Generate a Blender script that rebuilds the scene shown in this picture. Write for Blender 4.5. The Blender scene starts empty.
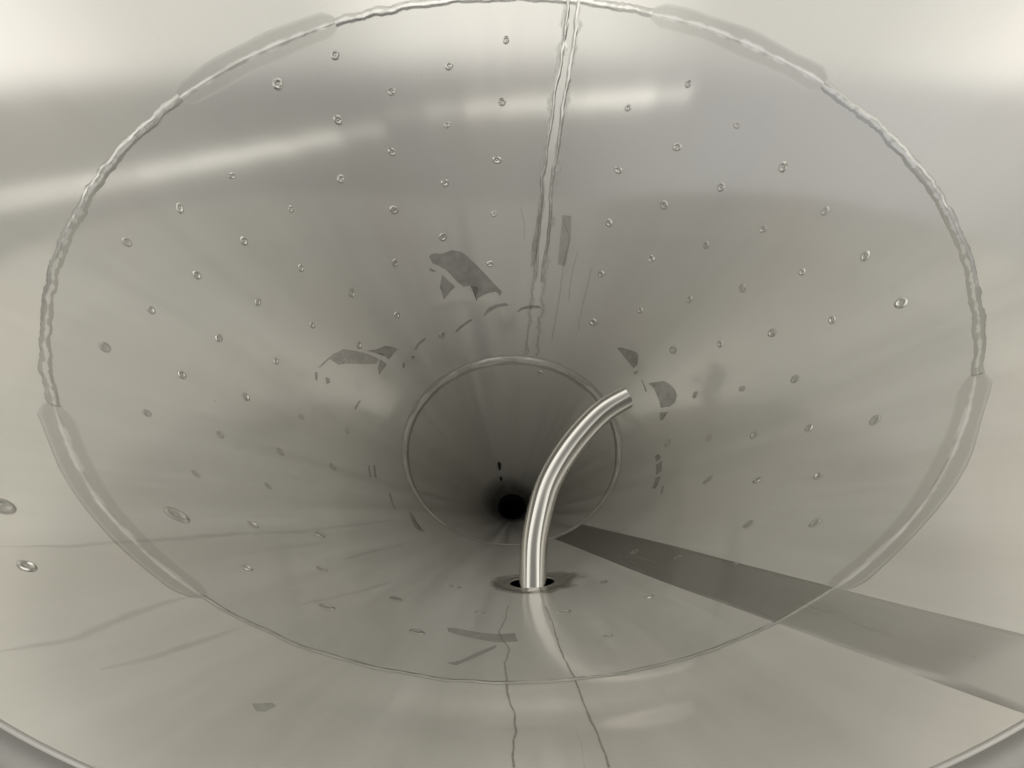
import bpy, bmesh, math, random
from math import sin, cos, tan, pi, radians, sqrt, atan, atan2, exp
from mathutils import Vector, Matrix, noise, geometry

sc = bpy.context.scene
COL = sc.collection

# ------------------------------------------------------------------ camera
F_PX = 740.0
PITCH = 0.954                      # radians below the horizon
cam_d = bpy.data.cameras.new('camera')
cam_d.sensor_width = 36.0
cam_d.lens = F_PX / 1024.0 * 36.0
cam_d.clip_start = 0.02
cam_d.clip_end = 200
cam = bpy.data.objects.new('camera', cam_d)
COL.objects.link(cam)
cam.location = (0, -1.2763, 1.1629)
cam.rotation_euler = (pi / 2 - PITCH, 0, 0)
sc.camera = cam

# ------------------------------------------------------------------ world: an indoor hall, bright above, dim towards the floor
world = bpy.data.worlds.new('World')
sc.world = world
world.use_nodes = True
wn = world.node_tree
wn.nodes.clear()
w_out = wn.nodes.new('ShaderNodeOutputWorld')
w_bg = wn.nodes.new('ShaderNodeBackground')
w_tc = wn.nodes.new('ShaderNodeTexCoord')
w_sep = wn.nodes.new('ShaderNodeSeparateXYZ')


def w_math(op, a_, b_=None):
    n = wn.nodes.new('ShaderNodeMath'); n.operation = op
    for k_, v_ in enumerate((a_, b_)):
        if v_ is None:
            continue
        if isinstance(v_, (int, float)):
            n.inputs[k_].default_value = v_
        else:
            wn.links.new(v_, n.inputs[k_])
    return n.outputs[0]


def w_range(v_, f0, f1, t0, t1):
    n = wn.nodes.new('ShaderNodeMapRange'); n.interpolation_type = 'SMOOTHSTEP'
    wn.links.new(v_, n.inputs['Value'])
    for nm_, q_ in (('From Min', f0), ('From Max', f1), ('To Min', t0), ('To Max', t1)):
        n.inputs[nm_].default_value = q_
    return n.outputs['Result']


wn.links.new(w_tc.outputs['Generated'], w_sep.inputs[0])
DX, DY, DZ = w_sep.outputs['X'], w_sep.outputs['Y'], w_sep.outputs['Z']
# the lower part of the hall: dim behind the viewer, paler on the left side
low = w_range(DX, -0.95, -0.20, 0.50, 0.05)
low = w_math('MULTIPLY', low, w_range(DZ, -0.4, 0.1, 0.5, 1.0))
# the bright ceiling starts about 33 degrees up (lower on the far side) and is dimmed overhead to keep the deep cone dark
zz = w_math('ADD', DZ, w_math('MULTIPLY', w_math('ADD', DY, 1.0), 0.125))
step = w_range(zz, 0.570, 0.615, 0.0, 1.0)
ceil = w_range(DX, -0.9, 0.5, 0.93, 1.04)
ceil = w_math('MULTIPLY', ceil, w_range(DZ, 0.71, 0.88, 1.0, 0.10))
ceil = w_math('MULTIPLY', ceil, w_range(DY, -0.8, -0.4, 2.0, 1.0))
ceil = w_math('MULTIPLY', ceil, w_range(DY, 0.0, 0.55, 1.0, 1.75))  # far side boosted to brighten the lower right wall
tot = w_math('ADD', w_math('MULTIPLY', step, ceil), w_math('MULTIPLY', w_math('SUBTRACT', 1.0, step), low))
w_col = wn.nodes.new('ShaderNodeMix'); w_col.data_type = 'RGBA'
w_col.inputs['A'].default_value = (0.98, 0.985, 1.02, 1)       # cool light low down, warm under the ceiling
w_col.inputs['B'].default_value = (1.0, 0.978, 0.93, 1)
wn.links.new(step, w_col.inputs['Factor'])
wn.links.new(w_col.outputs['Result'], w_bg.inputs['Color'])
wn.links.new(tot, w_bg.inputs['Strength'])
wn.links.new(w_bg.outputs[0], w_out.inputs[0])


def area(name, loc, target, sx, sy, power, color=(1, 0.965, 0.88)):
    d = bpy.data.lights.new(name, 'AREA')
    d.shape = 'RECTANGLE'; d.size = sx; d.size_y = sy
    d.energy = power; d.color = color
    o = bpy.data.objects.new(name, d)
    COL.objects.link(o)
    o.location = loc
    o.rotation_euler = (Vector(target) - Vector(loc)).to_track_quat('-Z', 'Y').to_euler()
    return o


def streak_light(name, p0, p1, width, radiance, color=(1, 0.97, 0.90)):
    """unseen narrow light from p0 to p1, added to mirror as a streak in the hopper"""
    p0, p1 = Vector(p0), Vector(p1)
    c = (p0 + p1) / 2
    x = (p1 - p0).normalized()
    z = (c - Vector((0, 0.3, 0))).normalized()
    z = (z - x * z.dot(x)).normalized()
    y = z.cross(x)
    d = bpy.data.lights.new(name, 'AREA')
    d.shape = 'RECTANGLE'; d.size = (p1 - p0).length; d.size_y = width
    d.energy = radiance * d.size * d.size_y * pi; d.color = color
    o = bpy.data.objects.new(name, d)
    COL.objects.link(o)
    m = Matrix((x, y, z)).transposed().to_4x4()
    m.translation = c
    o.matrix_world = m
    return o


far_line = [(1.92, 3.658, 1.378),  # unseen lights added so the left wall mirrors a long streak
            (2.431, 3.315, 1.38),
            (2.953, 2.815, 1.413),
            (3.431, 2.117, 1.484),
            (3.734, 1.356, 1.581),
            (3.873, 0.46, 1.696),
            (3.773, -0.54, 1.83),
            (3.363, -1.558, 1.982),
            (2.727, -2.373, 2.106)]
for p_, q_, w_, r_ in zip(far_line, far_line[1:], (0.20, 0.19, 0.16, 0.13, 0.11, 0.09, 0.08, 0.06), (0.8, 0.9, 1.2, 1.9, 2.4, 2.8, 2.6, 1.6)):
    streak_light('streak_light', p_, q_, w_, r_)
near_line = [(2.64, -2.384, 2.206),  # unseen lights added for the second streak, on the far wall
            (1.918, -2.924, 2.276),
            (1.074, -3.282, 2.326),
            (0.162, -3.425, 2.356),
            (-0.749, -3.34, 2.37),
            (-1.586, -3.044, 2.373),
            (-2.217, -2.646, 2.364),
            (-2.73, -2.157, 2.351),
            (-3.133, -1.583, 2.336)]
for p_, q_, w_, r_ in zip(near_line, near_line[1:], (0.05, 0.07, 0.09, 0.10, 0.11, 0.12, 0.12, 0.10), (0.8, 1.4, 2.2, 2.6, 2.7, 3.0, 3.0, 1.8)):
    streak_light('streak_light', p_, q_, w_, r_)

sc.view_settings.view_transform = 'Standard'
sc.view_settings.look = 'None'
sc.view_settings.gamma = 1.0
sc.view_settings.exposure = 0.22
sc.render.engine = 'CYCLES'
sc.cycles.max_bounces = 16
sc.cycles.glossy_bounces = 14
sc.cycles.diffuse_bounces = 6
sc.cycles.blur_glossy = 0.3
sc.cycles.use_denoising = True

# ------------------------------------------------------------------ cone geometry
K = 0.647
A = atan(K)
SA, CA = sin(A), cos(A)
R_RIM, R_JOINT, R_LOW, R_OUT = 1.235, 1.0, 0.359, 0.055
Z0 = -1.0 / K                      # apex height
ROOT_Z = -2.05


def surf(th, r, h=0.0):
    """point on the cone: th degrees from the near side, r radius, h height above the inner face"""
    t = radians(th)
    z = (r - 1.0) / K
    st, ct = sin(t), cos(t)
    return Vector((r * st - h * CA * st, -r * ct + h * CA * ct, z + h * SA))


def normal(th):
    t = radians(th)
    return Vector((-CA * sin(t), CA * cos(t), SA))


def smooth01(x):
    x = min(1.0, max(0.0, x))
    return x * x * (3 - 2 * x)


# ------------------------------------------------------------------ materials
def nodes_of(name):
    m = bpy.data.materials.new(name)
    m.use_nodes = True
    nt = m.node_tree
    nt.nodes.clear()
    return m, nt, nt.nodes.new('ShaderNodeOutputMaterial')


def cone_coords(nt, a, b):
    """coordinates that run round the cone (scale a) and down it (scale b)"""
    N, L = nt.nodes, nt.links
    geo = N.new('ShaderNodeNewGeometry')
    sep = N.new('ShaderNodeSeparateXYZ'); L.new(geo.outputs['Position'], sep.inputs[0])
    cmb = N.new('ShaderNodeCombineXYZ'); L.new(sep.outputs['X'], cmb.inputs['X']); L.new(sep.outputs['Y'], cmb.inputs['Y'])
    nrm = N.new('ShaderNodeVectorMath'); nrm.operation = 'NORMALIZE'; L.new(cmb.outputs[0], nrm.inputs[0])
    scl = N.new('ShaderNodeVectorMath'); scl.operation = 'SCALE'; L.new(nrm.outputs[0], scl.inputs[0]); scl.inputs['Scale'].default_value = a
    mz = N.new('ShaderNodeMath'); mz.operation = 'MULTIPLY'; L.new(sep.outputs['Z'], mz.inputs[0]); mz.inputs[1].default_value = b
    c2 = N.new('ShaderNodeCombineXYZ'); L.new(mz.outputs[0], c2.inputs['Z'])
    add = N.new('ShaderNodeVectorMath'); add.operation = 'ADD'; L.new(scl.outputs[0], add.inputs[0]); L.new(c2.outputs[0], add.inputs[1])
    return add.outputs[0]


def noise_node(nt, vec, scale, detail=3, rough=0.5):
    n = nt.nodes.new('ShaderNodeTexNoise')
    n.inputs['Scale'].default_value = scale
    n.inputs['Detail'].default_value = detail
    n.inputs['Roughness'].default_value = rough
    nt.links.new(vec, n.inputs['Vector'])
    return n.outputs['Fac']


def mrange(nt, v, a, b, c, d):
    n = nt.nodes.new('ShaderNodeMapRange')
    nt.links.new(v, n.inputs['Value'])
    n.inputs['From Min'].default_value = a; n.inputs['From Max'].default_value = b
    n.inputs['To Min'].default_value = c; n.inputs['To Max'].default_value = d
    return n.outputs['Result']


def steel(name, base, rough, sharp_rough, sharp_fac, sharp_gain=1.0, weld=None, fade=False, streak=0.5, wave=0.0, grain=0.10, tint_var=0.03):
    """mill-finish stainless sheet: a broad and a sharp metallic lobe, streaks running down the cone"""
    m, nt, out = nodes_of(name)
    N, L = nt.nodes, nt.links
    streaks = noise_node(nt, cone_coords(nt, 9.0, 0.8), 1.0, 6, 0.62)
    cloud = noise_node(nt, cone_coords(nt, 2.0, 2.5), 1.0, 3, 0.5)
    fine = noise_node(nt, cone_coords(nt, 90.0, 5.0), 1.0, 3, 0.6)
    geo = N.new('ShaderNodeNewGeometry')
    # colour: handling marks and mill streaks of the sheet itself
    mixc = N.new('ShaderNodeMix'); mixc.data_type = 'RGBA'
    mixc.inputs['A'].default_value = (base[0] * (1 - tint_var), base[1] * (1 - tint_var), base[2] * (1 - tint_var * 1.2), 1)
    mixc.inputs['B'].default_value = (min(1, base[0] * (1 + tint_var)), min(1, base[1] * (1 + tint_var)), min(1, base[2] * (1 + tint_var)), 1)
    L.new(mrange(nt, streaks, 0.32, 0.68, 0, 1), mixc.inputs['Factor'])
    warm = N.new('ShaderNodeMix'); warm.data_type = 'RGBA'
    L.new(mixc.outputs['Result'], warm.inputs['A'])
    warm.inputs['B'].default_value = (base[0] * 1.012, base[1] * 0.995, base[2] * 0.985, 1)
    L.new(mrange(nt, cloud, 0.45, 0.65, 0, 0.8), warm.inputs['Factor'])
    bl = N.new('ShaderNodeVectorMath'); bl.operation = 'SCALE'
    L.new(warm.outputs['Result'], bl.inputs[0]); L.new(mrange(nt, fine, 0.25, 0.75, 0.985, 1.015), bl.inputs['Scale'])
    colour = bl.outputs[0]
    if weld:
        # a weld: oxide-dulled flanks beside a bright re-melted core that widens and pinches along its length
        edge_col, mid_col, core_col, core_w, patch_scale = weld
        at = N.new('ShaderNodeAttribute'); at.attribute_name = 'cross'
        ab = N.new('ShaderNodeMath'); ab.operation = 'ABSOLUTE'; L.new(at.outputs['Fac'], ab.inputs[0])
        pn = noise_node(nt, geo.outputs['Position'], patch_scale, 2, 0.5)
        cw = mrange(nt, pn, 0.40, 0.62, core_w * 0.15, core_w * 1.5)
        df = N.new('ShaderNodeMath'); df.operation = 'SUBTRACT'; L.new(cw, df.inputs[0]); L.new(ab.outputs[0], df.inputs[1])
        corem = mrange(nt, df.outputs[0], -0.09, 0.09, 0, 1)
        edgem = mrange(nt, ab.outputs[0], 0.72, 1.0, 0, 1)
        m1 = N.new('ShaderNodeMix'); m1.data_type = 'RGBA'
        m1.inputs['A'].default_value = mid_col + (1,); m1.inputs['B'].default_value = core_col + (1,)
        L.new(corem, m1.inputs['Factor'])
        m2 = N.new('ShaderNodeMix'); m2.data_type = 'RGBA'
        L.new(m1.outputs['Result'], m2.inputs['A']); m2.inputs['B'].default_value = edge_col + (1,)
        L.new(edgem, m2.inputs['Factor'])
        colour = m2.outputs['Result']
    vor = N.new('ShaderNodeTexVoronoi'); vor.inputs['Scale'].default_value = 11.0
    L.new(geo.outputs['Position'], vor.inputs['Vector'])
    near = mrange(nt, vor.outputs['Distance'], 0.012, 0.020, 1, 0)
    rc = N.new('ShaderNodeSeparateColor'); L.new(vor.outputs['Color'], rc.inputs[0])
    pick = mrange(nt, rc.outputs[0], 0.70, 0.72, 0, 0.6)
    spk = N.new('ShaderNodeMath'); spk.operation = 'MULTIPLY'; L.new(near, spk.inputs[0]); L.new(pick, spk.inputs[1])
    dirt = N.new('ShaderNodeMix'); dirt.data_type = 'RGBA'
    L.new(spk.outputs[0], dirt.inputs['Factor']); L.new(colour, dirt.inputs['A'])
    dirt.inputs['B'].default_value = (0.12, 0.115, 0.10, 1)
    colour = dirt.outputs['Result']
    # roughness
    rsum = N.new('ShaderNodeMath'); rsum.operation = 'ADD'
    L.new(mrange(nt, streaks, 0.3, 0.7, rough * (1 - 0.25 * streak), rough * (1 + 0.25 * streak)), rsum.inputs[0])
    L.new(mrange(nt, fine, 0.3, 0.7, -0.02, 0.02), rsum.inputs[1])
    # relief
    bump = N.new('ShaderNodeBump'); bump.inputs['Strength'].default_value = grain
    bump.inputs['Distance'].default_value = 0.0006
    L.new(fine, bump.inputs['Height'])
    nsock = bump.outputs['Normal']
    if wave > 0:
        lw = noise_node(nt, cone_coords(nt, 1.3, 1.6), 1.0, 2, 0.4)
        b2 = N.new('ShaderNodeBump'); b2.inputs['Strength'].default_value = 1.0
        b2.inputs['Distance'].default_value = wave
        L.new(lw, b2.inputs['Height']); L.new(nsock, b2.inputs['Normal'])
        nsock = b2.outputs['Normal']
    lobes = []
    for rr in (None, sharp_rough):
        p = N.new('ShaderNodeBsdfPrincipled')
        p.inputs['Metallic'].default_value = 1.0
        if rr is None:
            L.new(colour, p.inputs['Base Color'])
        else:
            gn = N.new('ShaderNodeVectorMath'); gn.operation = 'SCALE'; gn.inputs['Scale'].default_value = sharp_gain
            L.new(colour, gn.inputs[0]); L.new(gn.outputs[0], p.inputs['Base Color'])
        if rr is None:
            L.new(rsum.outputs[0], p.inputs['Roughness'])
        else:
            p.inputs['Roughness'].default_value = rr
        L.new(nsock, p.inputs['Normal'])
        lobes.append(p)
    mix = N.new('ShaderNodeMixShader')
    mix.inputs[0].default_value = sharp_fac
    L.new(lobes[0].outputs[0], mix.inputs[1]); L.new(lobes[1].outputs[0], mix.inputs[2])
    if fade:
        at = N.new('ShaderNodeAttribute'); at.attribute_name = 'cross'
        pn = noise_node(nt, geo.outputs['Position'], 22, 3, 0.6)
        sm = N.new('ShaderNodeMath'); sm.operation = 'ADD'
        ab2 = N.new('ShaderNodeMath'); ab2.operation = 'ABSOLUTE'; L.new(at.outputs['Fac'], ab2.inputs[0])
        L.new(ab2.outputs[0], sm.inputs[0]); L.new(mrange(nt, pn, 0.3, 0.7, -0.22, 0.22), sm.inputs[1])
        tr = N.new('ShaderNodeBsdfTransparent')
        m3 = N.new('ShaderNodeMixShader')
        L.new(mrange(nt, sm.outputs[0], 0.35, 0.85, 0, 1), m3.inputs[0])
        L.new(mix.outputs[0], m3.inputs[1]); L.new(tr.outputs[0], m3.inputs[2])
        mix = m3
    L.new(mix.outputs[0], out.inputs['Surface'])
    return m


def plain(name, col, rough, metallic=0.0, alpha=1.0, bump=0.0, bscale=60):
    m, nt, out = nodes_of(name)
    N, L = nt.nodes, nt.links
    geo = N.new('ShaderNodeNewGeometry')
    p = N.new('ShaderNodeBsdfPrincipled')
    f = noise_node(nt, geo.outputs['Position'], bscale, 4, 0.6)
    mixc = N.new('ShaderNodeMix'); mixc.data_type = 'RGBA'
    mixc.inputs['A'].default_value = (col[0] * 0.82, col[1] * 0.82, col[2] * 0.82, 1)
    mixc.inputs['B'].default_value = (min(1, col[0] * 1.15), min(1, col[1] * 1.15), min(1, col[2] * 1.15), 1)
    L.new(f, mixc.inputs['Factor'])
    L.new(mixc.outputs['Result'], p.inputs['Base Color'])
    p.inputs['Roughness'].default_value = rough
    p.inputs['Metallic'].default_value = metallic
    if bump:
        b = N.new('ShaderNodeBump'); b.inputs['Strength'].default_value = bump; b.inputs['Distance'].default_value = 0.001
        L.new(f, b.inputs['Height']); L.new(b.outputs['Normal'], p.inputs['Normal'])
    if alpha < 1:
        tr = N.new('ShaderNodeBsdfTransparent')
        mx = N.new('ShaderNodeMixShader')
        at = N.new('ShaderNodeAttribute'); at.attribute_name = 'cross'
        ab = N.new('ShaderNodeMath'); ab.operation = 'ABSOLUTE'; L.new(at.outputs['Fac'], ab.inputs[0])
        al = N.new('ShaderNodeMath'); al.operation = 'MULTIPLY'
        L.new(mrange(nt, f, 0.32, 0.68, alpha * 0.7, min(1, alpha * 1.25)), al.inputs[0])
        L.new(mrange(nt, ab.outputs[0], 0.25, 1.0, 1, 0), al.inputs[1])
        L.new(al.outputs[0], mx.inputs[0])
        L.new(tr.outputs[0], mx.inputs[1]); L.new(p.outputs[0], mx.inputs[2])
        L.new(mx.outputs[0], out.inputs['Surface'])
    else:
        L.new(p.outputs[0], out.inputs['Surface'])
    return m


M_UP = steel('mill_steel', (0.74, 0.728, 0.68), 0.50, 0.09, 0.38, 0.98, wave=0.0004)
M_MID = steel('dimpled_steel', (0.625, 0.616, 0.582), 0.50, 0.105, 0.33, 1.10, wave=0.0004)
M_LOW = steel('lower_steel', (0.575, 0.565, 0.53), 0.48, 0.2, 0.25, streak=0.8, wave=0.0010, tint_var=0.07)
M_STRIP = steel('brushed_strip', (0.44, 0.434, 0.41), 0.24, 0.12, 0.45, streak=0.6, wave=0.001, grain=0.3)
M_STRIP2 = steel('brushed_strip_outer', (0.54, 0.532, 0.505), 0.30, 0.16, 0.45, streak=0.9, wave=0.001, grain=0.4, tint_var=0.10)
M_BEAD = steel('weld_bead', (0.50, 0.49, 0.45), 0.34, 0.14, 0.35, 1.1, streak=0.4, grain=0.1,
               weld=((0.47, 0.463, 0.43), (0.50, 0.493, 0.455), (0.69, 0.68, 0.645), 0.30, 42.0))
M_GROUND = steel('ground_weld', (0.50, 0.49, 0.45), 0.46, 0.16, 0.35, 1.05, streak=0.5, grain=0.2,
                 weld=((0.66, 0.65, 0.61), (0.56, 0.55, 0.51), (0.76, 0.75, 0.715), 0.15, 16.0))
M_LOWWELD = steel('lower_weld', (0.50, 0.49, 0.45), 0.46, 0.16, 0.3, 1.0, streak=0.5, grain=0.2,
                  weld=((0.46, 0.45, 0.41), (0.50, 0.49, 0.45), (0.70, 0.69, 0.65), 0.45, 10.0))
M_DIMPLE = steel('dimple_steel', (0.51, 0.50, 0.465), 0.36, 0.18, 0.3, streak=0.3, grain=0.1)
M_RIM = steel('rim_steel', (0.30, 0.295, 0.275), 0.55, 0.3, 0.1)
M_BAND = steel('dressed_seam', (0.672, 0.662, 0.626), 0.42, 0.2, 0.3, streak=0.9, grain=0.2, fade=True)
M_EDGE = steel('rim_highlight_steel', (0.50, 0.49, 0.46), 0.60, 0.35, 0.1)
M_COLLAR = steel('collar_steel', (0.48, 0.47, 0.43), 0.34, 0.14, 0.4, 1.1, streak=0.4, grain=0.3, fade=True)
def tube_steel():
    m, nt, out = nodes_of('polished_tube')
    N, L = nt.nodes, nt.links
    geo = N.new('ShaderNodeNewGeometry')
    tg = N.new('ShaderNodeTangent'); tg.direction_type = 'UV_MAP'; tg.uv_map = 'UVMap'
    uvn = N.new('ShaderNodeUVMap'); uvn.uv_map = 'UVMap'
    mp = N.new('ShaderNodeVectorMath'); mp.operation = 'MULTIPLY'; mp.inputs[1].default_value = (3.0, 260.0, 1.0)
    L.new(uvn.outputs[0], mp.inputs[0])
    f = noise_node(nt, mp.outputs[0], 1.0, 3, 0.6)
    lobes = []
    for rough, an, col in ((0.28, 0.97, (0.50, 0.488, 0.45)), (0.05, 0.0, (0.60, 0.585, 0.545))):
        p = N.new('ShaderNodeBsdfPrincipled')
        p.inputs['Metallic'].default_value = 1.0
        p.inputs['Base Color'].default_value = col + (1,)
        L.new(mrange(nt, f, 0.3, 0.7, rough * 0.99, rough * 1.01), p.inputs['Roughness'])
        p.inputs['Anisotropic'].default_value = an
        p.inputs['Anisotropic Rotation'].default_value = ANI_ROT
        L.new(tg.outputs[0], p.inputs['Tangent'])
        lobes.append(p)
    mx = N.new('ShaderNodeMixShader'); mx.inputs[0].default_value = 0.5
    L.new(lobes[0].outputs[0], mx.inputs[1]); L.new(lobes[1].outputs[0], mx.inputs[2])
    L.new(mx.outputs[0], out.inputs['Surface'])
    return m


ANI_ROT = 0.25
M_TUBE = tube_steel()
M_JACKET = steel('jacket_steel', (0.60, 0.59, 0.55), 0.45, 0.2, 0.2)
M_FILM = plain('film_residue', (0.20, 0.198, 0.175), 0.33, 0.3, alpha=0.36, bscale=28)
M_FAINT = plain('faint_residue', (0.20, 0.198, 0.18), 0.35, 0.3, alpha=0.28, bscale=60)
M_TRAIL = plain('dried_trail', (0.22, 0.205, 0.17), 0.6, 0.2, alpha=0.55, bscale=50)
M_STREAK = plain('faint_streak', (0.24, 0.235, 0.20), 0.5, 0.3, alpha=0.11, bscale=12)
M_TINT = plain('heat_tint', (0.26, 0.26, 0.235), 0.35, 0.6, alpha=0.22, bscale=20)
M_OUTLET_SHADE = plain('outlet_shade', (0.06, 0.06, 0.055), 0.6, 0.0, alpha=0.5, bscale=30)
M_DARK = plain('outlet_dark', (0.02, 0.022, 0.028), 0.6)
M_CHIP = plain('black_chip', (0.02, 0.018, 0.014), 0.6, bump=0.5)


# ------------------------------------------------------------------ object helpers
root = bpy.data.objects.new('steel_hopper', None)
COL.objects.link(root)
root.location = (0, 0, ROOT_Z)
root['label'] = 'conical stainless steel hopper seen from inside, with ring welds and rows of small dimples'
root['category'] = 'hopper'


def link(name, verts, faces, mat, parent=root, normals=None, smooth=True, cross=None, uv=None):
    me = bpy.data.meshes.new(name)
    off = Vector((0, 0, 0))
    p = parent
    while p is not None:
        off += p.location
        p = p.parent
    me.from_pydata([tuple(Vector(v) - off) for v in verts], [], faces)
    me.validate()
    if smooth:
        me.polygons.foreach_set('use_smooth', [True] * len(me.polygons))
    me.update()
    if normals is not None:
        me.normals_split_custom_set_from_vertices([tuple(n) for n in normals])
    if cross is not None:
        at = me.attributes.new('cross', 'FLOAT', 'POINT')
        at.data.foreach_set('value', cross)
    if uv is not None:
        lay = me.uv_layers.new(name='UVMap')
        for lp in me.loops:
            lay.data[lp.index].uv = uv[lp.vertex_index]
    me.materials.append(mat)
    o = bpy.data.objects.new(name, me)
    COL.objects.link(o)
    if parent is not None:
        o.parent = parent
    return o


def grid_faces(nu, nv, wrap_u=False):
    f = []
    for i in range(nu if wrap_u else nu - 1):
        for j in range(nv - 1):
            a = i * nv + j
            b = ((i + 1) % nu) * nv + j
            f.append((a, a + 1, b + 1, b))
    return f


# ------------------------------------------------------------------ cone courses
HOLE_TH, HOLE_R, HOLE_RAD = 4.27, 0.6455, 0.0525
NT = 360


def bow(th, r):
    """weld shrinkage: the sheet is drawn in a little beside the joint on the near side"""
    t = (th + 180) % 360 - 180
    win = exp(-((t - 4) / 17.0) ** 2)
    return -0.0028 * win * exp(-(((r - 1.0) / SA - 0.125) / 0.062) ** 2)


def bowed_normal(th, r):
    e = 0.002
    ds = (bow(th, r + e * SA) - bow(th, r - e * SA)) / (2 * e)
    da = (bow(th + 0.2, r) - bow(th - 0.2, r)) / (2 * radians(0.2) * r)
    t = radians(th)
    S_ = Vector((sin(t) * SA, -cos(t) * SA, CA))
    A_ = Vector((cos(t), sin(t), 0))
    return (normal(th) - S_ * ds - A_ * da).normalized()


def course(name, r0, r1, nr, mat, hole=False, h=0.0, bowed=False):
    rs = [r0 + (r1 - r0) * j / (nr - 1) for j in range(nr)]
    verts, nrm, idx, faces = [], [], {}, []
    skip = set()
    if hole:
        # window of whole grid cells, filled by a polar patch with the hole
        i0, i1 = -10, 18
        j0 = min(range(nr), key=lambda j: abs(rs[j] - (HOLE_R - 0.095)))
        j1 = min(range(nr), key=lambda j: abs(rs[j] - (HOLE_R + 0.095)))
        for i in range(i0, i1):
            for j in range(j0, j1):
                skip.add((i % NT, j))
    for i in range(NT):
        th = i * 360.0 / NT
        for j in range(nr):
            verts.append(surf(th, rs[j], h + (bow(th, rs[j]) if bowed else 0)))
            nrm.append(bowed_normal(th, rs[j]) if bowed else normal(th))
    for i in range(NT):
        for j in range(nr - 1):
            if (i, j) in skip:
                continue
            a, b = i * nr + j, ((i + 1) % NT) * nr + j
            faces.append((a, a + 1, b + 1, b))
    if hole:
        per = [(i, j0) for i in range(i0, i1)] + [(i1, j) for j in range(j0, j1)] + \
              [(i, j1) for i in range(i1, i0, -1)] + [(i0, j) for j in range(j1, j0, -1)]
        n = len(per)
        rings = 14
        outer = [(float(i), rs[j]) for i, j in per]
        prev = [(i % NT) * nr + j for i, j in per]
        for k in range(1, rings + 1):
            f = k / rings
            cur = []
            for q in range(n):
                th, r = outer[q]
                da = radians(th - HOLE_TH) * HOLE_R; db = (r - HOLE_R) / SA
                ang = atan2(db, da)
                ha, hb = HOLE_RAD * cos(ang), HOLE_RAD * sin(ang)
                a_ = da * (1 - f) + ha * f; b_ = db * (1 - f) + hb * f
                rr = HOLE_R + b_ * SA
                tt = HOLE_TH + math.degrees(a_ / HOLE_R)
                verts.append(surf(tt, rr, h)); nrm.append(normal(tt)); cur.append(len(verts) - 1)
            for q in range(n):
                q2 = (q + 1) % n
                faces.append((prev[q], cur[q], cur[q2], prev[q2]))
            prev = cur
    return link(name, verts, faces, mat, normals=nrm)


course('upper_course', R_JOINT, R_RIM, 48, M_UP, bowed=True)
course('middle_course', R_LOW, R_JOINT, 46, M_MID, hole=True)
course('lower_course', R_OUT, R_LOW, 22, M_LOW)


def revolve(name, prof, mat, n=240, parent=root, thick=False):
    verts = []
    for i in range(n):
        t = 2 * pi * i / n
        for r, z in prof:
            verts.append((r * sin(t), -r * cos(t), z))
    return link(name, verts, grid_faces(n, len(prof), True), mat, parent=parent)


# outlet spout and an added cap, painted near-black for the shade inside
zo = (R_OUT - 1) / K
revolve('outlet_spout', [(R_OUT + 0.0005, zo + 0.001), (R_OUT, zo - 0.012), (R_OUT - 0.001, zo - 0.08), (R_OUT - 0.001, zo - 0.50),
                         (R_OUT + 0.03, zo - 0.50), (R_OUT + 0.03, zo - 0.47), (R_OUT + 0.006, zo - 0.47), (R_OUT + 0.006, zo - 0.01)],
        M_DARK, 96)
revolve('outlet_cap', [(0.0005, zo - 0.20), (0.02, zo - 0.202), (R_OUT - 0.004, zo - 0.215), (R_OUT - 0.0015, zo - 0.23)], M_DARK, 64)

# soft shade round the outlet, painted as a dark fading ring
nres, mres = 96, 12
rv, rcx = [], []
for i in range(nres):
    for j in range(mres):
        f = j / (mres - 1)
        rr = R_OUT + 0.001 + f * (0.050 + 0.016 * cos(radians(i * 360 / nres + 70)))
        rv.append(surf(i * 360.0 / nres, rr, 0.0006)); rcx.append(f)
link('outlet_shade', rv, grid_faces(nres, mres, True), M_OUTLET_SHADE, cross=rcx)

# rolled rim
RHO = 0.052
pr = []
cx = R_RIM + RHO * CA
cz = (R_RIM - 1) / K - RHO * SA
for k in range(0, 61):
    a = -0.02 + (radians(285)) * k / 60
    # starts on the inner face (direction of the inward normal) and rolls over to the outside
    ux, uz = -CA, SA
    ca_, sa_ = cos(a), sin(a)
    # rotate clockwise in the (r, z) plane
    vx, vz = ux * ca_ + uz * sa_, -ux * sa_ + uz * ca_
    pr.append((cx + RHO * vx, cz + RHO * vz))
revolve('rolled_rim', pr, M_RIM, 360)

eb = []  # thin paler ring added as the highlight line along the rim edge
for k in range(25):
    a = 2 * pi * k / 24
    eb.append((R_RIM + 0.004 + 0.0060 * cos(a), (R_RIM - 1) / K - 0.001 - 0.0060 * sin(a)))
revolve('rim_highlight', eb, M_EDGE, 360)

# outer jacket
revolve('outer_jacket', [(R_RIM + 0.075, (R_RIM - 1) / K - 0.055), (R_LOW + 0.06, (R_LOW - 1) / K - 0.03), (R_OUT + 0.045, zo - 0.02), (R_OUT + 0.006, zo - 0.03)], M_JACKET, 200)


# ------------------------------------------------------------------ welds
def ribbon_ring(name, r_c, th0, th1, n, halfw, height, mat, m=15):
    """weld round the cone; halfw(th), height(th, u) -> lift at u in [-1, 1] across"""
    verts = []
    for i in range(n):
        th = th0 + (th1 - th0) * i / (n - 1)
        wl, wr, c = halfw(th)
        for j in range(m):
            u = -1 + 2 * j / (m - 1)
            s = c + (wl if u < 0 else wr) * u
            verts.append(surf(th, r_c + s * SA, height(th, u)))
    return link(name, verts, grid_faces(n, m), mat, cross=[-1 + 2 * j / (m - 1) for i in range(n) for j in range(m)])


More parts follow.
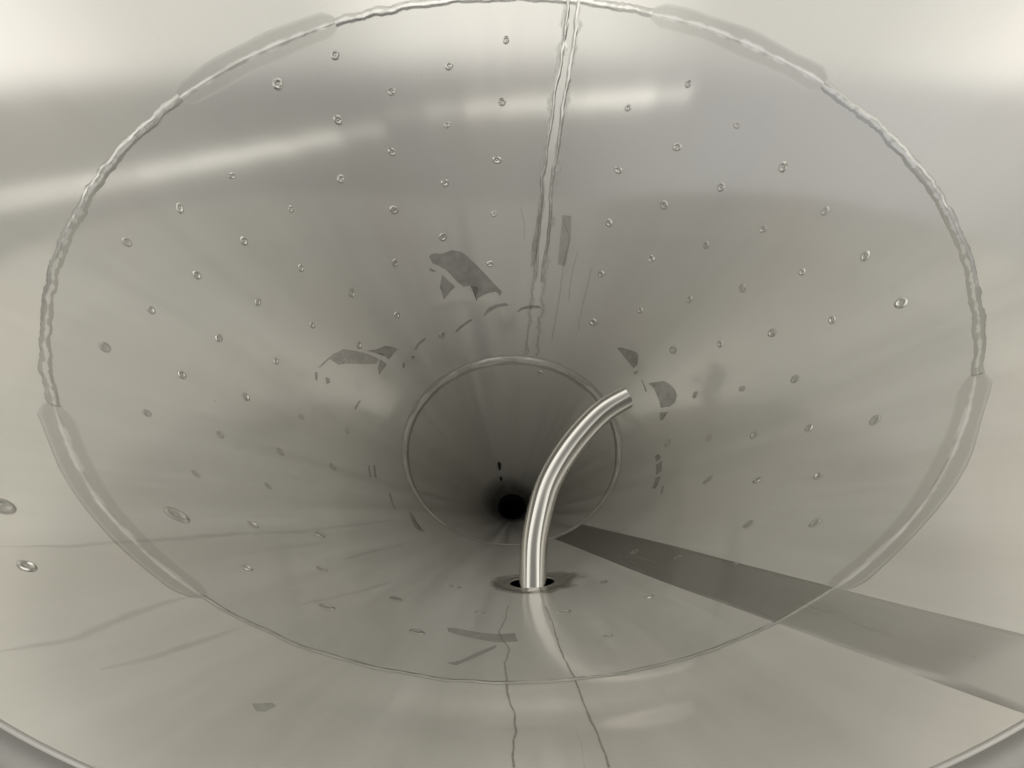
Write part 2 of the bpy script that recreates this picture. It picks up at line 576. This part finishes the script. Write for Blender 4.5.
def nz(x, seed, f=1.0):
    return noise.noise(Vector((x * f, seed * 7.3, seed * 1.7)))


def joint_weld():
    # bead sections between the ground-down stretches of the upper ring joint
    zones = [(-60.3, -29.5), (30.5, 64.9), (122.3, 155.6), (-149.0, -118.0)]
    beads = [(-29.9, 30.9), (64.5, 122.7), (155.2, 211.4), (-118.5, -59.9)]
    for k, (a, b) in enumerate(beads):
        near = (k == 0)
        w0 = 0.0062 if near else 0.0128
        n = int((b - a) / 0.16)

        def hw(th, w0=w0, k=k):
            rip = 0.12 * nz(th, 1 + k, 1.1) + 0.18 * nz(th, 5 + k, 0.45) + 0.10 * nz(th, 8 + k, 2.6)
            rip2 = 0.12 * nz(th, 11 + k, 1.2) + 0.18 * nz(th, 15 + k, 0.5) + 0.10 * nz(th, 18 + k, 2.4)
            return w0 * (1 + 1.6 * rip), w0 * (1 + 1.6 * rip2), 0.005 * nz(th, 21 + k, 0.35)

        def ht(th, u, near=near, k=k):
            a_ = abs(u)
            amp = 0.0008 if near else 0.00065
            amp *= 1 + 0.25 * nz(th, 31 + k, 0.9) + 0.2 * nz(th, 35 + k, 2.2)
            # a low cast-flat bead: sloping flanks, flat puddled crown that comes and goes
            crown = 0.22 + 0.45 * max(0.0, nz(th, 41 + k, 0.55) + 0.15)
            return 0.0003 + amp * smooth01((1 - a_) / (1 - min(0.6, crown)))
        ribbon_ring('weld_bead', R_JOINT, a, b, n, hw, ht, M_BEAD)
    for k, (a, b) in enumerate(zones):
        n = int((b - a) / 0.2)

        def hw(th, a=a, b=b, k=k):
            f = (th - a) / (b - a)
            e = min(f, 1 - f)
            w = (0.004 + 0.033 * sqrt(min(1.0, e / 0.07))) * (1 + 0.20 * nz(th, 51 + k, 0.12))
            return w, w * 0.95, 0.004 * nz(th, 61 + k, 0.1)

        def ht(th, u, a=a, b=b, k=k):
            f = (th - a) / (b - a)
            e = smooth01(min(f, 1 - f) / 0.06)
            a_ = abs(u)
            # shallow hollow left by the grinder, with the remains of the bead along its middle
            edge = 0.00025 * smooth01((1 - a_) / 0.35)
            hollow = -0.0006 * smooth01((0.9 - a_) / 0.6)
            c = 0.13 * (1 + 1.2 * nz(th, 71 + k, 0.35) + 0.5 * nz(th, 74 + k, 1.3))
            bead = 0.0008 * exp(-(u / max(0.05, c)) ** 2) * (1 + 0.6 * nz(th, 81 + k, 0.6))
            return 0.0003 + e * max(0.0001, edge + hollow + bead)
        ribbon_ring('ground_weld', R_JOINT, a, b, n, hw, ht, M_GROUND, m=25)


joint_weld()


def low_weld():
    def hw(th):
        w = 0.0185 * (1 + 0.12 * nz(th, 90, 0.1) + 0.10 * nz(th, 92, 0.5))
        return w, w, 0.003 * nz(th, 91, 0.06)

    def ht(th, u):
        a_ = abs(u)
        return 0.0003 + 0.0022 * smooth01((1 - a_) / 0.85) * (1 + 0.2 * nz(th, 95, 0.25))
    ribbon_ring('lower_ring_weld', R_LOW, -180, 180, 900, hw, ht, M_LOWWELD)


low_weld()


def ribbon_path(name, path, halfw, lift, mat, m=5, parent=root, wob=0.0, seed=1, step=0.004, profile=None, closed_ends=True):
    """thin strip following (th, r) points down the cone"""
    # resample
    P = [(radians(t), r) for t, r in path]
    pts = []
    for (t0, r0), (t1, r1) in zip(P, P[1:]):
        rm = (r0 + r1) / 2
        L = sqrt(((t1 - t0) * rm) ** 2 + ((r1 - r0) / SA) ** 2)
        n = max(2, int(L / step))
        for q in range(n):
            f = q / n
            pts.append((t0 + (t1 - t0) * f, r0 + (r1 - r0) * f))
    pts.append(P[-1])
    # smooth
    for _ in range(3):
        pts = [pts[0]] + [((a[0] + 2 * b[0] + c[0]) / 4, (a[1] + 2 * b[1] + c[1]) / 4) for a, b, c in zip(pts, pts[1:], pts[2:])] + [pts[-1]]
    n = len(pts)
    verts = []
    for i, (t, r) in enumerate(pts):
        t0, r0 = pts[max(0, i - 1)]; t1, r1 = pts[min(n - 1, i + 1)]
        dx, dy = (t1 - t0) * r, (r1 - r0) / SA
        L = sqrt(dx * dx + dy * dy) or 1
        px, py = -dy / L, dx / L
        f = i / (n - 1)
        w = halfw(f) if callable(halfw) else halfw
        w *= 1 + 0.35 * nz(i * step, seed, 25)
        off = wob * (nz(i * step, seed + 3, 14) + 0.5 * nz(i * step, seed + 4, 40))
        for j in range(m):
            u = -1 + 2 * j / (m - 1)
            s = off + w * u
            hh = lift if profile is None else profile(f, u, i * step)
            if r > R_JOINT:
                hh += bow(math.degrees(t), r)
            verts.append(surf(math.degrees(t + px * s / r), r + py * s * SA, hh))
    return link(name, verts, grid_faces(n, m), mat, parent=parent, cross=[-1 + 2 * j / (m - 1) for i in range(n) for j in range(m)])


# longitudinal seam up the far side: two wandering beads
def bead_profile(amp, seed):
    def f(fr, u, d):
        a_ = abs(u)
        return 0.0003 + amp * smooth01((1 - a_) / 0.75) * (1 + 0.3 * nz(d, seed, 20)) * (0.25 + 0.75 * smooth01((1 - fr) * 3.0))
    return f


ribbon_path('dressed_seam', [(169.0, 1.232), (169.2, 1.0), (169.2, 0.93), (169.7, 0.85), (170.1, 0.78), (170.2, 0.70), (170.0, 0.60), (169.6, 0.50), (169.2, 0.372)],
            lambda f: 0.044 - 0.014 * f, 0.00025, M_BAND, m=13, wob=0.004, seed=98)
seam_pts = [(168.9, 1.232), (169.2, 1.0), (169.0, 0.93), (169.6, 0.85), (170.0, 0.78), (170.2, 0.70), (170.0, 0.60), (169.6, 0.52)]
for k, (dth, w, amp) in enumerate(((-0.95, 0.0085, 0.0011), (0.95, 0.0095, 0.0012))):
    pth = [(t - dth * (1.0 / max(r, 0.6)) * 0.95 + 0.12 * sin(r * 37 + k), r) for t, r in seam_pts]
    ribbon_path('seam_weld', pth, lambda f, w=w: w * (1 - 0.45 * f), 0, M_BEAD, m=13, wob=0.006, seed=101 + k, profile=bead_profile(amp, 111 + k))
ribbon_path('seam_weld', [(170.2, 1.05), (170.3, 0.99), (170.0, 0.95), (169.75, 0.915)], lambda f: 0.006, 0, M_BEAD, m=9, wob=0.01, seed=120, profile=bead_profile(0.002, 121))

SCRAPS = [[0,[[-151.78,0.5934],[-153.48,0.5959],[-156.28,0.5902],[-160.03,0.5919],[-162.79,0.5843],[-165.35,0.5681],
[-169.11,0.5412],[-172.66,0.5169],[-175.92,0.4985],[-175.11,0.4901],[-173.44,0.4994],[-170.18,0.4976],[-166.02,
0.492],[-165.06,0.4858],[-165.14,0.4945],[-166.45,0.5056],[-166.31,0.5126],[-163.71,0.5186],[-160.89,0.5184],[-158.77,
0.5333],[-156.04,0.56],[-153.98,0.5704],[-152.2,0.5789]]],[0,[[-154.31,0.5526],[-157.89,0.5224],[-155.89,0.5184],
[-152.23,0.5069],[-152.27,0.5247],[-151.93,0.5306]]],[0,[[-150.56,0.5736],[-152.64,0.5643],[-151.85,0.5623],[-150.52,
0.5678]]],[0,[[-167.15,0.4558],[-169.05,0.4668],[-172.65,0.4736],[-177.2,0.4757],[-178.69,0.471],[-174.08,0.4678],
[-170.07,0.4609],[-167.49,0.4537]]],[0,[[178.21,0.4555],[175.96,0.4672],[172.23,0.4731],[168.45,0.4743],[166.94,
0.4701],[171.33,0.4665],[175.15,0.4632]]],[0,[[-152.9,0.44],[-156.45,0.4476],[-161.39,0.4537],[-161.81,0.4503],
[-157.06,0.4434],[-153.33,0.4375]]],[0,[[-131.55,0.4492],[-133.73,0.4555],[-138.33,0.4564],[-138.56,0.4527],[-134.29,
0.4506],[-132.03,0.446]]],[1,[[-103.19,0.5724],[-107.5,0.5581],[-110.55,0.5358],[-112.7,0.517],[-115.09,0.4942],
[-115.19,0.4884],[-113.27,0.4871],[-109.06,0.5077],[-103.66,0.5425],[-101.59,0.5526],[-100.96,0.5747],[-96.94,0.5832],
[-95.44,0.5912],[-97.03,0.5866],[-100.82,0.5776]]],[0,[[-113.9,0.5178],[-117.38,0.5042],[-121.1,0.496],[-123.35,
0.4851],[-125.1,0.4733],[-118.82,0.4718],[-118.31,0.4827],[-118.12,0.4905],[-116.25,0.4992]]],[0,[[-115.86,0.487],
[-116.66,0.4691],[-113.05,0.4699],[-110.78,0.4702],[-112.05,0.4786]]],[0,[[-93.76,0.5929],[-94.1,0.5878],[-91.26,
0.5844],[-91.67,0.5896]]],[0,[[-94.4,0.5703],[-95.15,0.562],[-93.78,0.5581],[-92.53,0.5642]]],[0,[[-95.01,0.4895],
[-95.6,0.4851],[-90.35,0.4928],[-90.9,0.4957]]],[0,[[-123.72,0.4467],[-123.86,0.4411],[-122.33,0.4366],[-121.75,
0.4406]]],[0,[[-128.55,0.4429],[-130.09,0.4389],[-129.16,0.436],[-127.94,0.4394]]],[0,[[128.9,0.4618],[126.9,0.4694],
[119.87,0.4843],[118.56,0.4813],[116.41,0.4683],[116.95,0.4583],[122.98,0.4584]]],[0,[[115.63,0.4549],[114.38,0.4629],
[113.85,0.4591],[114.4,0.4521]]],[0,[[110.29,0.4584],[109.67,0.4599],[104.18,0.4578],[104.53,0.4547]]],[0,[[106.52,
0.4687],[102.47,0.5002],[99.39,0.5101],[96.26,0.5162],[93.62,0.5174],[91.59,0.5097],[91.42,0.4965],[93.41,0.4765],
[97.54,0.4763],[102.92,0.4743]]],[0,[[91.84,0.4718],[89.87,0.4902],[89.33,0.4816],[87.94,0.4763],[88.58,0.4707]]],
[0,[[72.81,0.4625],[73.37,0.4692],[71.34,0.4791],[70.41,0.4775],[69.9,0.4696]]],[0,[[68.15,0.472],[69.15,0.4848],
[64.29,0.4937],[63.04,0.483]]],[0,[[61.58,0.4859],[61.97,0.4975],[58.84,0.5013],[56.21,0.5028],[56.55,0.4925]]],
[0,[[56.75,0.5171],[56.58,0.5221],[52.83,0.5322],[53.46,0.5266]]],[0,[[-67.82,0.4731],[-68.47,0.4678],[-62.77,0.4745],
[-62.15,0.4806]]],[0,[[-69.2,0.4569],[-69.6,0.451],[-62.42,0.4624],[-62.85,0.4666]]],[0,[[-56.29,0.4476],[-55.82,
0.4447],[-46.44,0.4698],[-47.15,0.4722]]],[0,[[-46.0,0.43],[-44.75,0.4277],[-35.9,0.4633],[-33.1,0.4631],[-33.58,
0.472],[-35.72,0.4744],[-43.44,0.4415]]],[0,[[-7.99,0.8614],[-6.94,0.8587],[-3.8,0.8662],[-1.66,0.8681],[0.38,0.8639],
[0.63,0.8904],[-1.55,0.8942],[-3.6,0.8879],[-6.61,0.8782],[-7.64,0.8724]]],[0,[[-6.17,0.9623],[-5.1,0.9538],[-3.62,
0.9273],[-1.72,0.9019],[-1.79,0.9115],[-3.68,0.9402],[-5.28,0.9653]]],[2,[[-16.88,1.1162],[-15.95,1.1063],[-15.56,
1.1086],[-15.73,1.1208],[-16.23,1.1233]]]]
DIMPLES = [[-146.54,0.956,0],[-134.6,0.9489,0.0175],[-142.19,0.8641,0],[-116.81,0.8776,0],[-137.07,0.7788,0],[-104.43,
0.9,0],[-122.82,0.7837,0],[-92.59,0.9344,0],[-109.08,0.8007,0],[-178.85,0.9353,0],[-167.34,0.901,0],[-154.86,0.878,
0],[-177.8,0.8372,0],[154.75,0.8521,0],[144.68,0.9155,0],[-165.0,0.8078,0],[-150.95,0.7862,0],[-176.17,0.7404,0],
[141.59,0.8202,0],[-161.91,0.712,0],[152.89,0.7506,0],[-146.4,0.6937,0],[-174.58,0.6454,0],[138.45,0.7265,0],[150.84,
0.659,0],[-157.9,0.6194,0],[134.65,0.6351,0],[-140.42,0.6084,0],[-172.07,0.5534,0],[132.22,0.8912,0],[119.46,0.8789,
0],[128.18,0.7996,0],[106.69,0.8775,0],[114.06,0.793,0],[123.06,0.7116,0],[94.07,0.8903,0],[99.98,0.8024,0],[-95.73,
0.8326,0],[-83.61,0.8767,0],[-72.72,0.9302,0],[-100.04,0.7317,0],[-115.32,0.7046,0],[-122.96,0.6107,0],[-86.04,
0.7716,0],[-105.76,0.6319,0],[-73.59,0.8245,0],[-89.2,0.6693,0],[-62.93,0.8854,0],[-75.04,0.7193,0],[-62.58,0.7805,
0],[-76.59,0.6133,0],[-62.46,0.6766,0],[-52.09,0.851,0],[-79.81,0.5102,0],[-51.39,0.7385,0],[-62.3,0.568,0],[-43.43,
0.9213,0.024],[-113.01,0.5372,0],[-132.44,0.5246,0],[-146.31,0.4437,0],[147.84,0.5672,0],[117.24,0.6254,0],[129.09,
0.5476,0],[143.88,0.477,0],[109.29,0.5451,0],[89.48,0.5552,0],[162.38,0.3385,0],[107.48,0.7093,0],[82.05,0.9141,
0.0165],[86.37,0.8176,0],[92.11,0.7218,0],[99.19,0.6298,0],[77.65,0.7484,0],[82.36,0.6512,0],[61.62,0.8854,0],[63.97,
0.7853,0],[66.81,0.6856,0],[71.31,0.589,0],[76.49,0.4906,0],[51.94,0.8371,0],[53.08,0.7327,0],[55.7,0.6264,0],[-41.12,
0.8244,0],[-37.44,0.7255,0],[-37.22,1.1147,0.0135],[-44.48,1.0957,0.02],[-32.51,0.9071,0],[-28.92,0.8075,0],[-21.88,
0.8964,0],[-10.79,0.692,0],[-17.01,0.801,0],[-4.66,0.793,0],[-10.98,0.8897,0],[16.97,0.7082,0],[7.52,0.7974,0],
[10.76,0.902,0],[28.37,0.6369,0],[29.99,0.7388,0],[19.46,0.8175,0],[41.17,0.7839,0],[41.82,0.8878,0],[31.1,0.8437,
0]]
TRAIL_LONG = [[-0.64,0.7578],[-0.84,0.8079],[-1.48,0.8597],[-1.15,0.886],[-0.21,0.9162],[-0.58,0.955],[-0.63,0.9848],
[-0.41,1.0163],[-0.15,1.0447],[0.29,1.0598],[0.13,1.0876],[-0.06,1.1127],[0.06,1.146]]
TRAIL_RIGHT = [[5.17,0.7642],[5.32,0.8301],[5.17,0.8793],[5.11,0.9342],[5.21,0.9563],[5.48,0.9967],[5.42,1.0399],
[5.46,1.0668],[5.44,1.1073],[5.49,1.1311],[5.42,1.1526]]
TRAIL_FAINT = [[4.28,1.0918],[4.27,1.1183],[4.11,1.1498]]
STREAKS = [[[-39.61,1.1217],[-39.27,1.0739],[-39.13,1.0162],[-39.28,0.8591],[-38.75,0.7565],[-41.04,0.4884]],[[-29.47,
1.1908],[-28.86,1.1445],[-30.15,1.043],[-30.12,0.9987]],[[-25.43,1.1539],[-24.74,1.1057],[-24.2,1.0152]],[[-23.95,
0.9193],[-19.9,0.7271]],[[-29.87,0.7548],[-29.64,0.5134]]]
FAR_TRAILS = [[[170.53,0.6729],[171.12,0.6179],[171.95,0.5458],[172.01,0.4832],[172.26,0.402],[172.78,0.3494]],
[[168.35,0.6656],[168.19,0.6014],[168.16,0.5712]],[[165.01,0.6507],[161.45,0.6086],[161.67,0.5587],[160.48,0.4932],
[159.63,0.4119]],[[157.83,0.5949],[157.85,0.5562],[156.88,0.4981]],[[151.87,0.5705],[151.0,0.5384],[151.03,0.508],
[148.88,0.4493]],[[177.64,0.6554],[175.94,0.6249],[176.05,0.5971]]]
CHIPS = [[-157.69,0.1281],[-153.88,0.0971]]
TINTS = [[[171.54,0.6632],[171.36,0.7079],[170.82,0.6905],[170.96,0.6272],[171.42,0.5576],[173.04,0.5452],[173.29,
0.5887],[172.51,0.6263]],[[168.97,0.6524],[168.17,0.6567],[167.54,0.6019],[168.07,0.5675],[168.52,0.6011]],[[164.71,
0.651],[162.31,0.652],[160.95,0.613],[160.97,0.5596],[163.55,0.5604],[164.32,0.6051]]]


# brushed strip down the right side, laid straight from the rim towards the outlet
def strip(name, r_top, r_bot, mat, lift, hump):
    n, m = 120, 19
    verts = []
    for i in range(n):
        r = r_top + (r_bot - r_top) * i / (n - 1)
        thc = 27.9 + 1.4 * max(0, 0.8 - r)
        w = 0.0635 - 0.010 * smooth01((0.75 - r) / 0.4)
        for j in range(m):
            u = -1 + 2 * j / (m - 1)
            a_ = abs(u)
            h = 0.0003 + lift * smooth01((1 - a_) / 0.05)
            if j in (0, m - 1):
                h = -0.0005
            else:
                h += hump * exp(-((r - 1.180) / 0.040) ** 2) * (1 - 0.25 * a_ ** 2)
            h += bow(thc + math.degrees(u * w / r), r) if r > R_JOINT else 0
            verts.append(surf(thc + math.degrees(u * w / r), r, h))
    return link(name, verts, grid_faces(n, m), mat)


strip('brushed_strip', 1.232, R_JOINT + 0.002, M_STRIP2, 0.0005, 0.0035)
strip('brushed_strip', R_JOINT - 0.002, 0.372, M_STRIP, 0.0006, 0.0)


# ------------------------------------------------------------------ dimples, one mesh each
def dimple(th, r, rad, seed, amp):
    rnd = random.Random(seed)
    nr, na = 9, 28
    ph, el_ = rnd.uniform(0, 6.28), rnd.uniform(0.0, 0.16)
    verts = [surf(th, r, 0.0005 + amp * rnd.uniform(0.1, 0.6))]
    for k in range(1, nr + 1):
        f = k / nr
        ridge = exp(-((f - 0.66) / 0.20) ** 2) + 0.25 * exp(-(f / 0.25) ** 2) * rnd.uniform(0.3, 1)
        for i in range(na):
            a = 2 * pi * i / na
            rr = rad * f * (1 + el_ * cos(2 * a + ph) + 0.05 * nz(a, seed * 0.37, 1.2))
            h = 0.0003 + amp * ridge * (1 + 0.35 * cos(a + ph)) * smooth01((1 - f) * 6)
            da, db = rr * cos(a), rr * sin(a)
            verts.append(surf(th + math.degrees(da / r), r + db * SA, h))
    faces = [(0, 1 + i, 1 + (i + 1) % na) for i in range(na)]
    for k in range(nr - 1):
        for i in range(na):
            a, b = 1 + k * na + i, 1 + k * na + (i + 1) % na
            faces.append((a, a + na, b + na, b))
    return link('dimple', verts, faces, M_DIMPLE)


for k, (th, r, big) in enumerate(DIMPLES):
    rnd = random.Random(900 + k)
    rad = big if big else rnd.uniform(0.0102, 0.0148)
    dimple(th, r, rad, k + 3, (0.0015 if not big else 0.0022) * rnd.uniform(0.35, 1.15))


# ------------------------------------------------------------------ torn film, arcs and smudges stuck to the wall
def patch(name, poly, mat, lift=0.0006, cell=0.010):
    tc = sum(p[0] for p in poly) / len(poly)
    rc = sum(p[1] for p in poly) / len(poly)
    bm = bmesh.new()
    vs = [bm.verts.new(((t - tc), (r - rc), 0)) for t, r in poly]
    f = bm.faces.new(vs)
    bmesh.ops.triangulate(bm, faces=[f])
    for _ in range(5):
        long = [e for e in bm.edges if sqrt((radians(e.verts[0].co.x - e.verts[1].co.x) * rc) ** 2 + ((e.verts[0].co.y - e.verts[1].co.y) / SA) ** 2) > cell]
        if not long:
            break
        bmesh.ops.subdivide_edges(bm, edges=long, cuts=1)
        bmesh.ops.triangulate(bm, faces=bm.faces[:])
    border = [e for e in bm.edges if e.is_boundary]
    ext = bmesh.ops.extrude_edge_only(bm, edges=border)
    low = set(v for v in ext['geom'] if isinstance(v, bmesh.types.BMVert))
    for v in bm.verts:
        t, r = v.co.x + tc, v.co.y + rc
        h = (0.00002 if v in low else lift) + (bow(t, r) if r > R_JOINT else 0)
        v.co = surf(t, r, h) - root.location
    bmesh.ops.recalc_face_normals(bm, faces=bm.faces[:])
    me = bpy.data.meshes.new(name)
    bm.to_mesh(me); bm.free()
    me.materials.append(mat)
    o = bpy.data.objects.new(name, me)
    COL.objects.link(o); o.parent = root
    return o


for nm, poly in SCRAPS:
    if nm == 1:
        patch('film_scrap', poly, M_FAINT)
    elif nm == 2:
        patch('smudge', poly, M_FAINT)
    else:
        patch('film_scrap', poly, M_FILM)
for poly in TINTS:
    patch('heat_tint', poly, M_TINT, lift=0.0042)

# dried trails running down the near side
ribbon_path('dried_trail', TRAIL_LONG, lambda f: 0.0019 + 0.0004 * f, 0.0005, M_TRAIL, wob=0.004, seed=201)
ribbon_path('dried_trail', TRAIL_RIGHT, lambda f: 0.0018 + 0.0007 * f, 0.0005, M_TRAIL, wob=0.003, seed=205)
ribbon_path('dried_trail', TRAIL_FAINT, lambda f: 0.0012, 0.0005, M_STREAK, wob=0.003, seed=209)
for k, pl in enumerate(STREAKS):
    ribbon_path('faint_streak', pl, lambda f: 0.009 * sin(pi * min(1, max(0.02, f))) ** 0.5, 0.0005, M_STREAK, wob=0.003, seed=220 + k)
for k, pl in enumerate(FAR_TRAILS):
    ribbon_path('dried_trail', pl, lambda f: 0.0022, 0.0006, M_TINT, wob=0.004, seed=240 + k, step=0.006)


# ------------------------------------------------------------------ collar round the hole
def collar():
    n = 120
    rads = [HOLE_RAD + 0.0005, HOLE_RAD + 0.0015, HOLE_RAD + 0.003, HOLE_RAD + 0.005, 0.062, 0.068, 0.074, 0.080, 0.086, 0.092, 0.098, 0.104, 0.110, 0.116, 0.120, 0.124]
    hs = [0.0003, 0.0010, 0.0015, 0.0018, 0.0017, 0.0014, 0.0012, 0.0010, 0.0018, 0.0024, 0.0022, 0.0016, 0.0012, 0.0010, 0.0007, 0.0003]
    verts = []
    for i in range(n):
        a = 2 * pi * i / n
        for rd, h in zip(rads, hs):
            if rd > 0.07:
                rd = rd * (1 + 0.10 * cos(a - 0.3) * smooth01((rd - 0.07) / 0.05))
            da, db = rd * cos(a), rd * sin(a)
            rr = HOLE_R + db * SA
            verts.append(surf(HOLE_TH + math.degrees(da / HOLE_R), rr, h))
    return link('hole_collar', verts, grid_faces(n, len(rads), True), M_COLLAR,
                cross=[max(0.0, (rd - 0.056) / 0.068) for i in range(n) for rd in rads])


collar()

# ------------------------------------------------------------------ bent pipe
tube_root = bpy.data.objects.new('bent_pipe', None)
COL.objects.link(tube_root)
tube_root['label'] = 'polished bent steel pipe rising out of the round hole in the hopper wall'
tube_root['category'] = 'pipe'
TR = 0.0330
ctrl = [(0.0454, -0.8242, -0.5412),
        (0.0477, -0.7343, -0.5439),
        (0.0499, -0.6444, -0.5466),
        (0.0514, -0.5863, -0.5483),
        (0.0559, -0.5284, -0.5502),
        (0.0746, -0.4374, -0.553),
        (0.0978, -0.3642, -0.5563),
        (0.1489, -0.2725, -0.5587),
        (0.2145, -0.1867, -0.5592),
        (0.2651, -0.1365, -0.5603),
        (0.3191, -0.0996, -0.5649)]
ctrl = [Vector(c) for c in ctrl]


def catmull(P, per=14):
    out = []
    Q = [P[0] * 2 - P[1]] + P + [P[-1] * 2 - P[-2]]
    for i in range(1, len(Q) - 2):
        for k in range(per):
            t = k / per
            a, b, c, d = Q[i - 1], Q[i], Q[i + 1], Q[i + 2]
            out.append(0.5 * ((2 * b) + (c - a) * t + (2 * a - 5 * b + 4 * c - d) * t * t + (3 * b - 3 * c + d - a) * t ** 3))
    out.append(P[-1].copy())
    return out


path = catmull(ctrl)
for _ in range(60):
    path = [path[0]] + [(a + b * 2 + c) / 4 for a, b, c in zip(path, path[1:], path[2:])] + [path[-1]]
tube_root.location = path[0]


def sweep(path, rad, n=64):
    verts = []
    T = [(path[min(i + 1, len(path) - 1)] - path[max(i - 1, 0)]).normalized() for i in range(len(path))]
    up = Vector((1, 0, 0))
    rings = []
    for p, t in zip(path, T):
        up = (up - t * up.dot(t)).normalized()
        side = t.cross(up)
        rings.append([p + up * rad * cos(2 * pi * k / n) + side * rad * sin(2 * pi * k / n) for k in range(n)])
    return rings


outer = sweep(path, TR)
inner = sweep(path, TR - 0.0032)
nk = 64
verts, faces = [], []
for rg in outer:
    verts += rg
no = len(outer)
for i in range(no - 1):
    for k in range(nk):
        a, b = i * nk + k, i * nk + (k + 1) % nk
        faces.append((a, b, b + nk, a + nk))
link('pipe_wall', verts, faces, M_TUBE, parent=tube_root, uv=[(min(k, nk - k) * 2 / nk, i / no) for i in range(no) for k in range(nk)])
# bore and the sawn end face
verts, faces = [], []
for rg in inner:
    verts += rg
for i in range(no - 1):
    for k in range(nk):
        a, b = i * nk + k, i * nk + (k + 1) % nk
        faces.append((a, a + nk, b + nk, b))
link('pipe_bore', verts, faces, M_JACKET, parent=tube_root)
verts = outer[-1] + inner[-1]
faces = [(k, (k + 1) % nk, nk + (k + 1) % nk, nk + k) for k in range(nk)]
link('cut_end', verts, faces, M_DIMPLE, parent=tube_root, smooth=False)

# ------------------------------------------------------------------ two dark chips above the outlet
chip_labels = ['larger black chip stuck on the cone wall above the dark outlet', 'smaller black chip just below the larger one, nearer the dark outlet']
for k, (th, r) in enumerate(CHIPS):
    rnd = random.Random(40 + k)
    bm = bmesh.new()
    bmesh.ops.create_icosphere(bm, subdivisions=2, radius=1.0)
    L_, W_ = ((0.020, 0.0065), (0.0105, 0.005))[k]
    nrm = normal(th)
    down = (surf(th, r + 0.01) - surf(th, r)).normalized()
    side = down.cross(nrm)
    for v in bm.verts:
        c = v.co * (1 + 0.35 * noise.noise(v.co * 1.7 + Vector((k * 5, 0, 0))))
        d_ = 0.25 * sin(c.x * 2.2)
        v.co = down * c.x * L_ + side * (c.y + d_) * W_ + nrm * (c.z * 0.003 + 0.002)
    me = bpy.data.meshes.new('chip')
    bm.to_mesh(me); bm.free()
    me.materials.append(M_CHIP)
    for p in me.polygons:
        p.use_smooth = True
    o = bpy.data.objects.new('chip', me)
    COL.objects.link(o)
    o.location = surf(th, r, 0)
    o['label'] = chip_labels[k]
    o['category'] = 'chip'
    o['group'] = 'dark chips near the outlet'
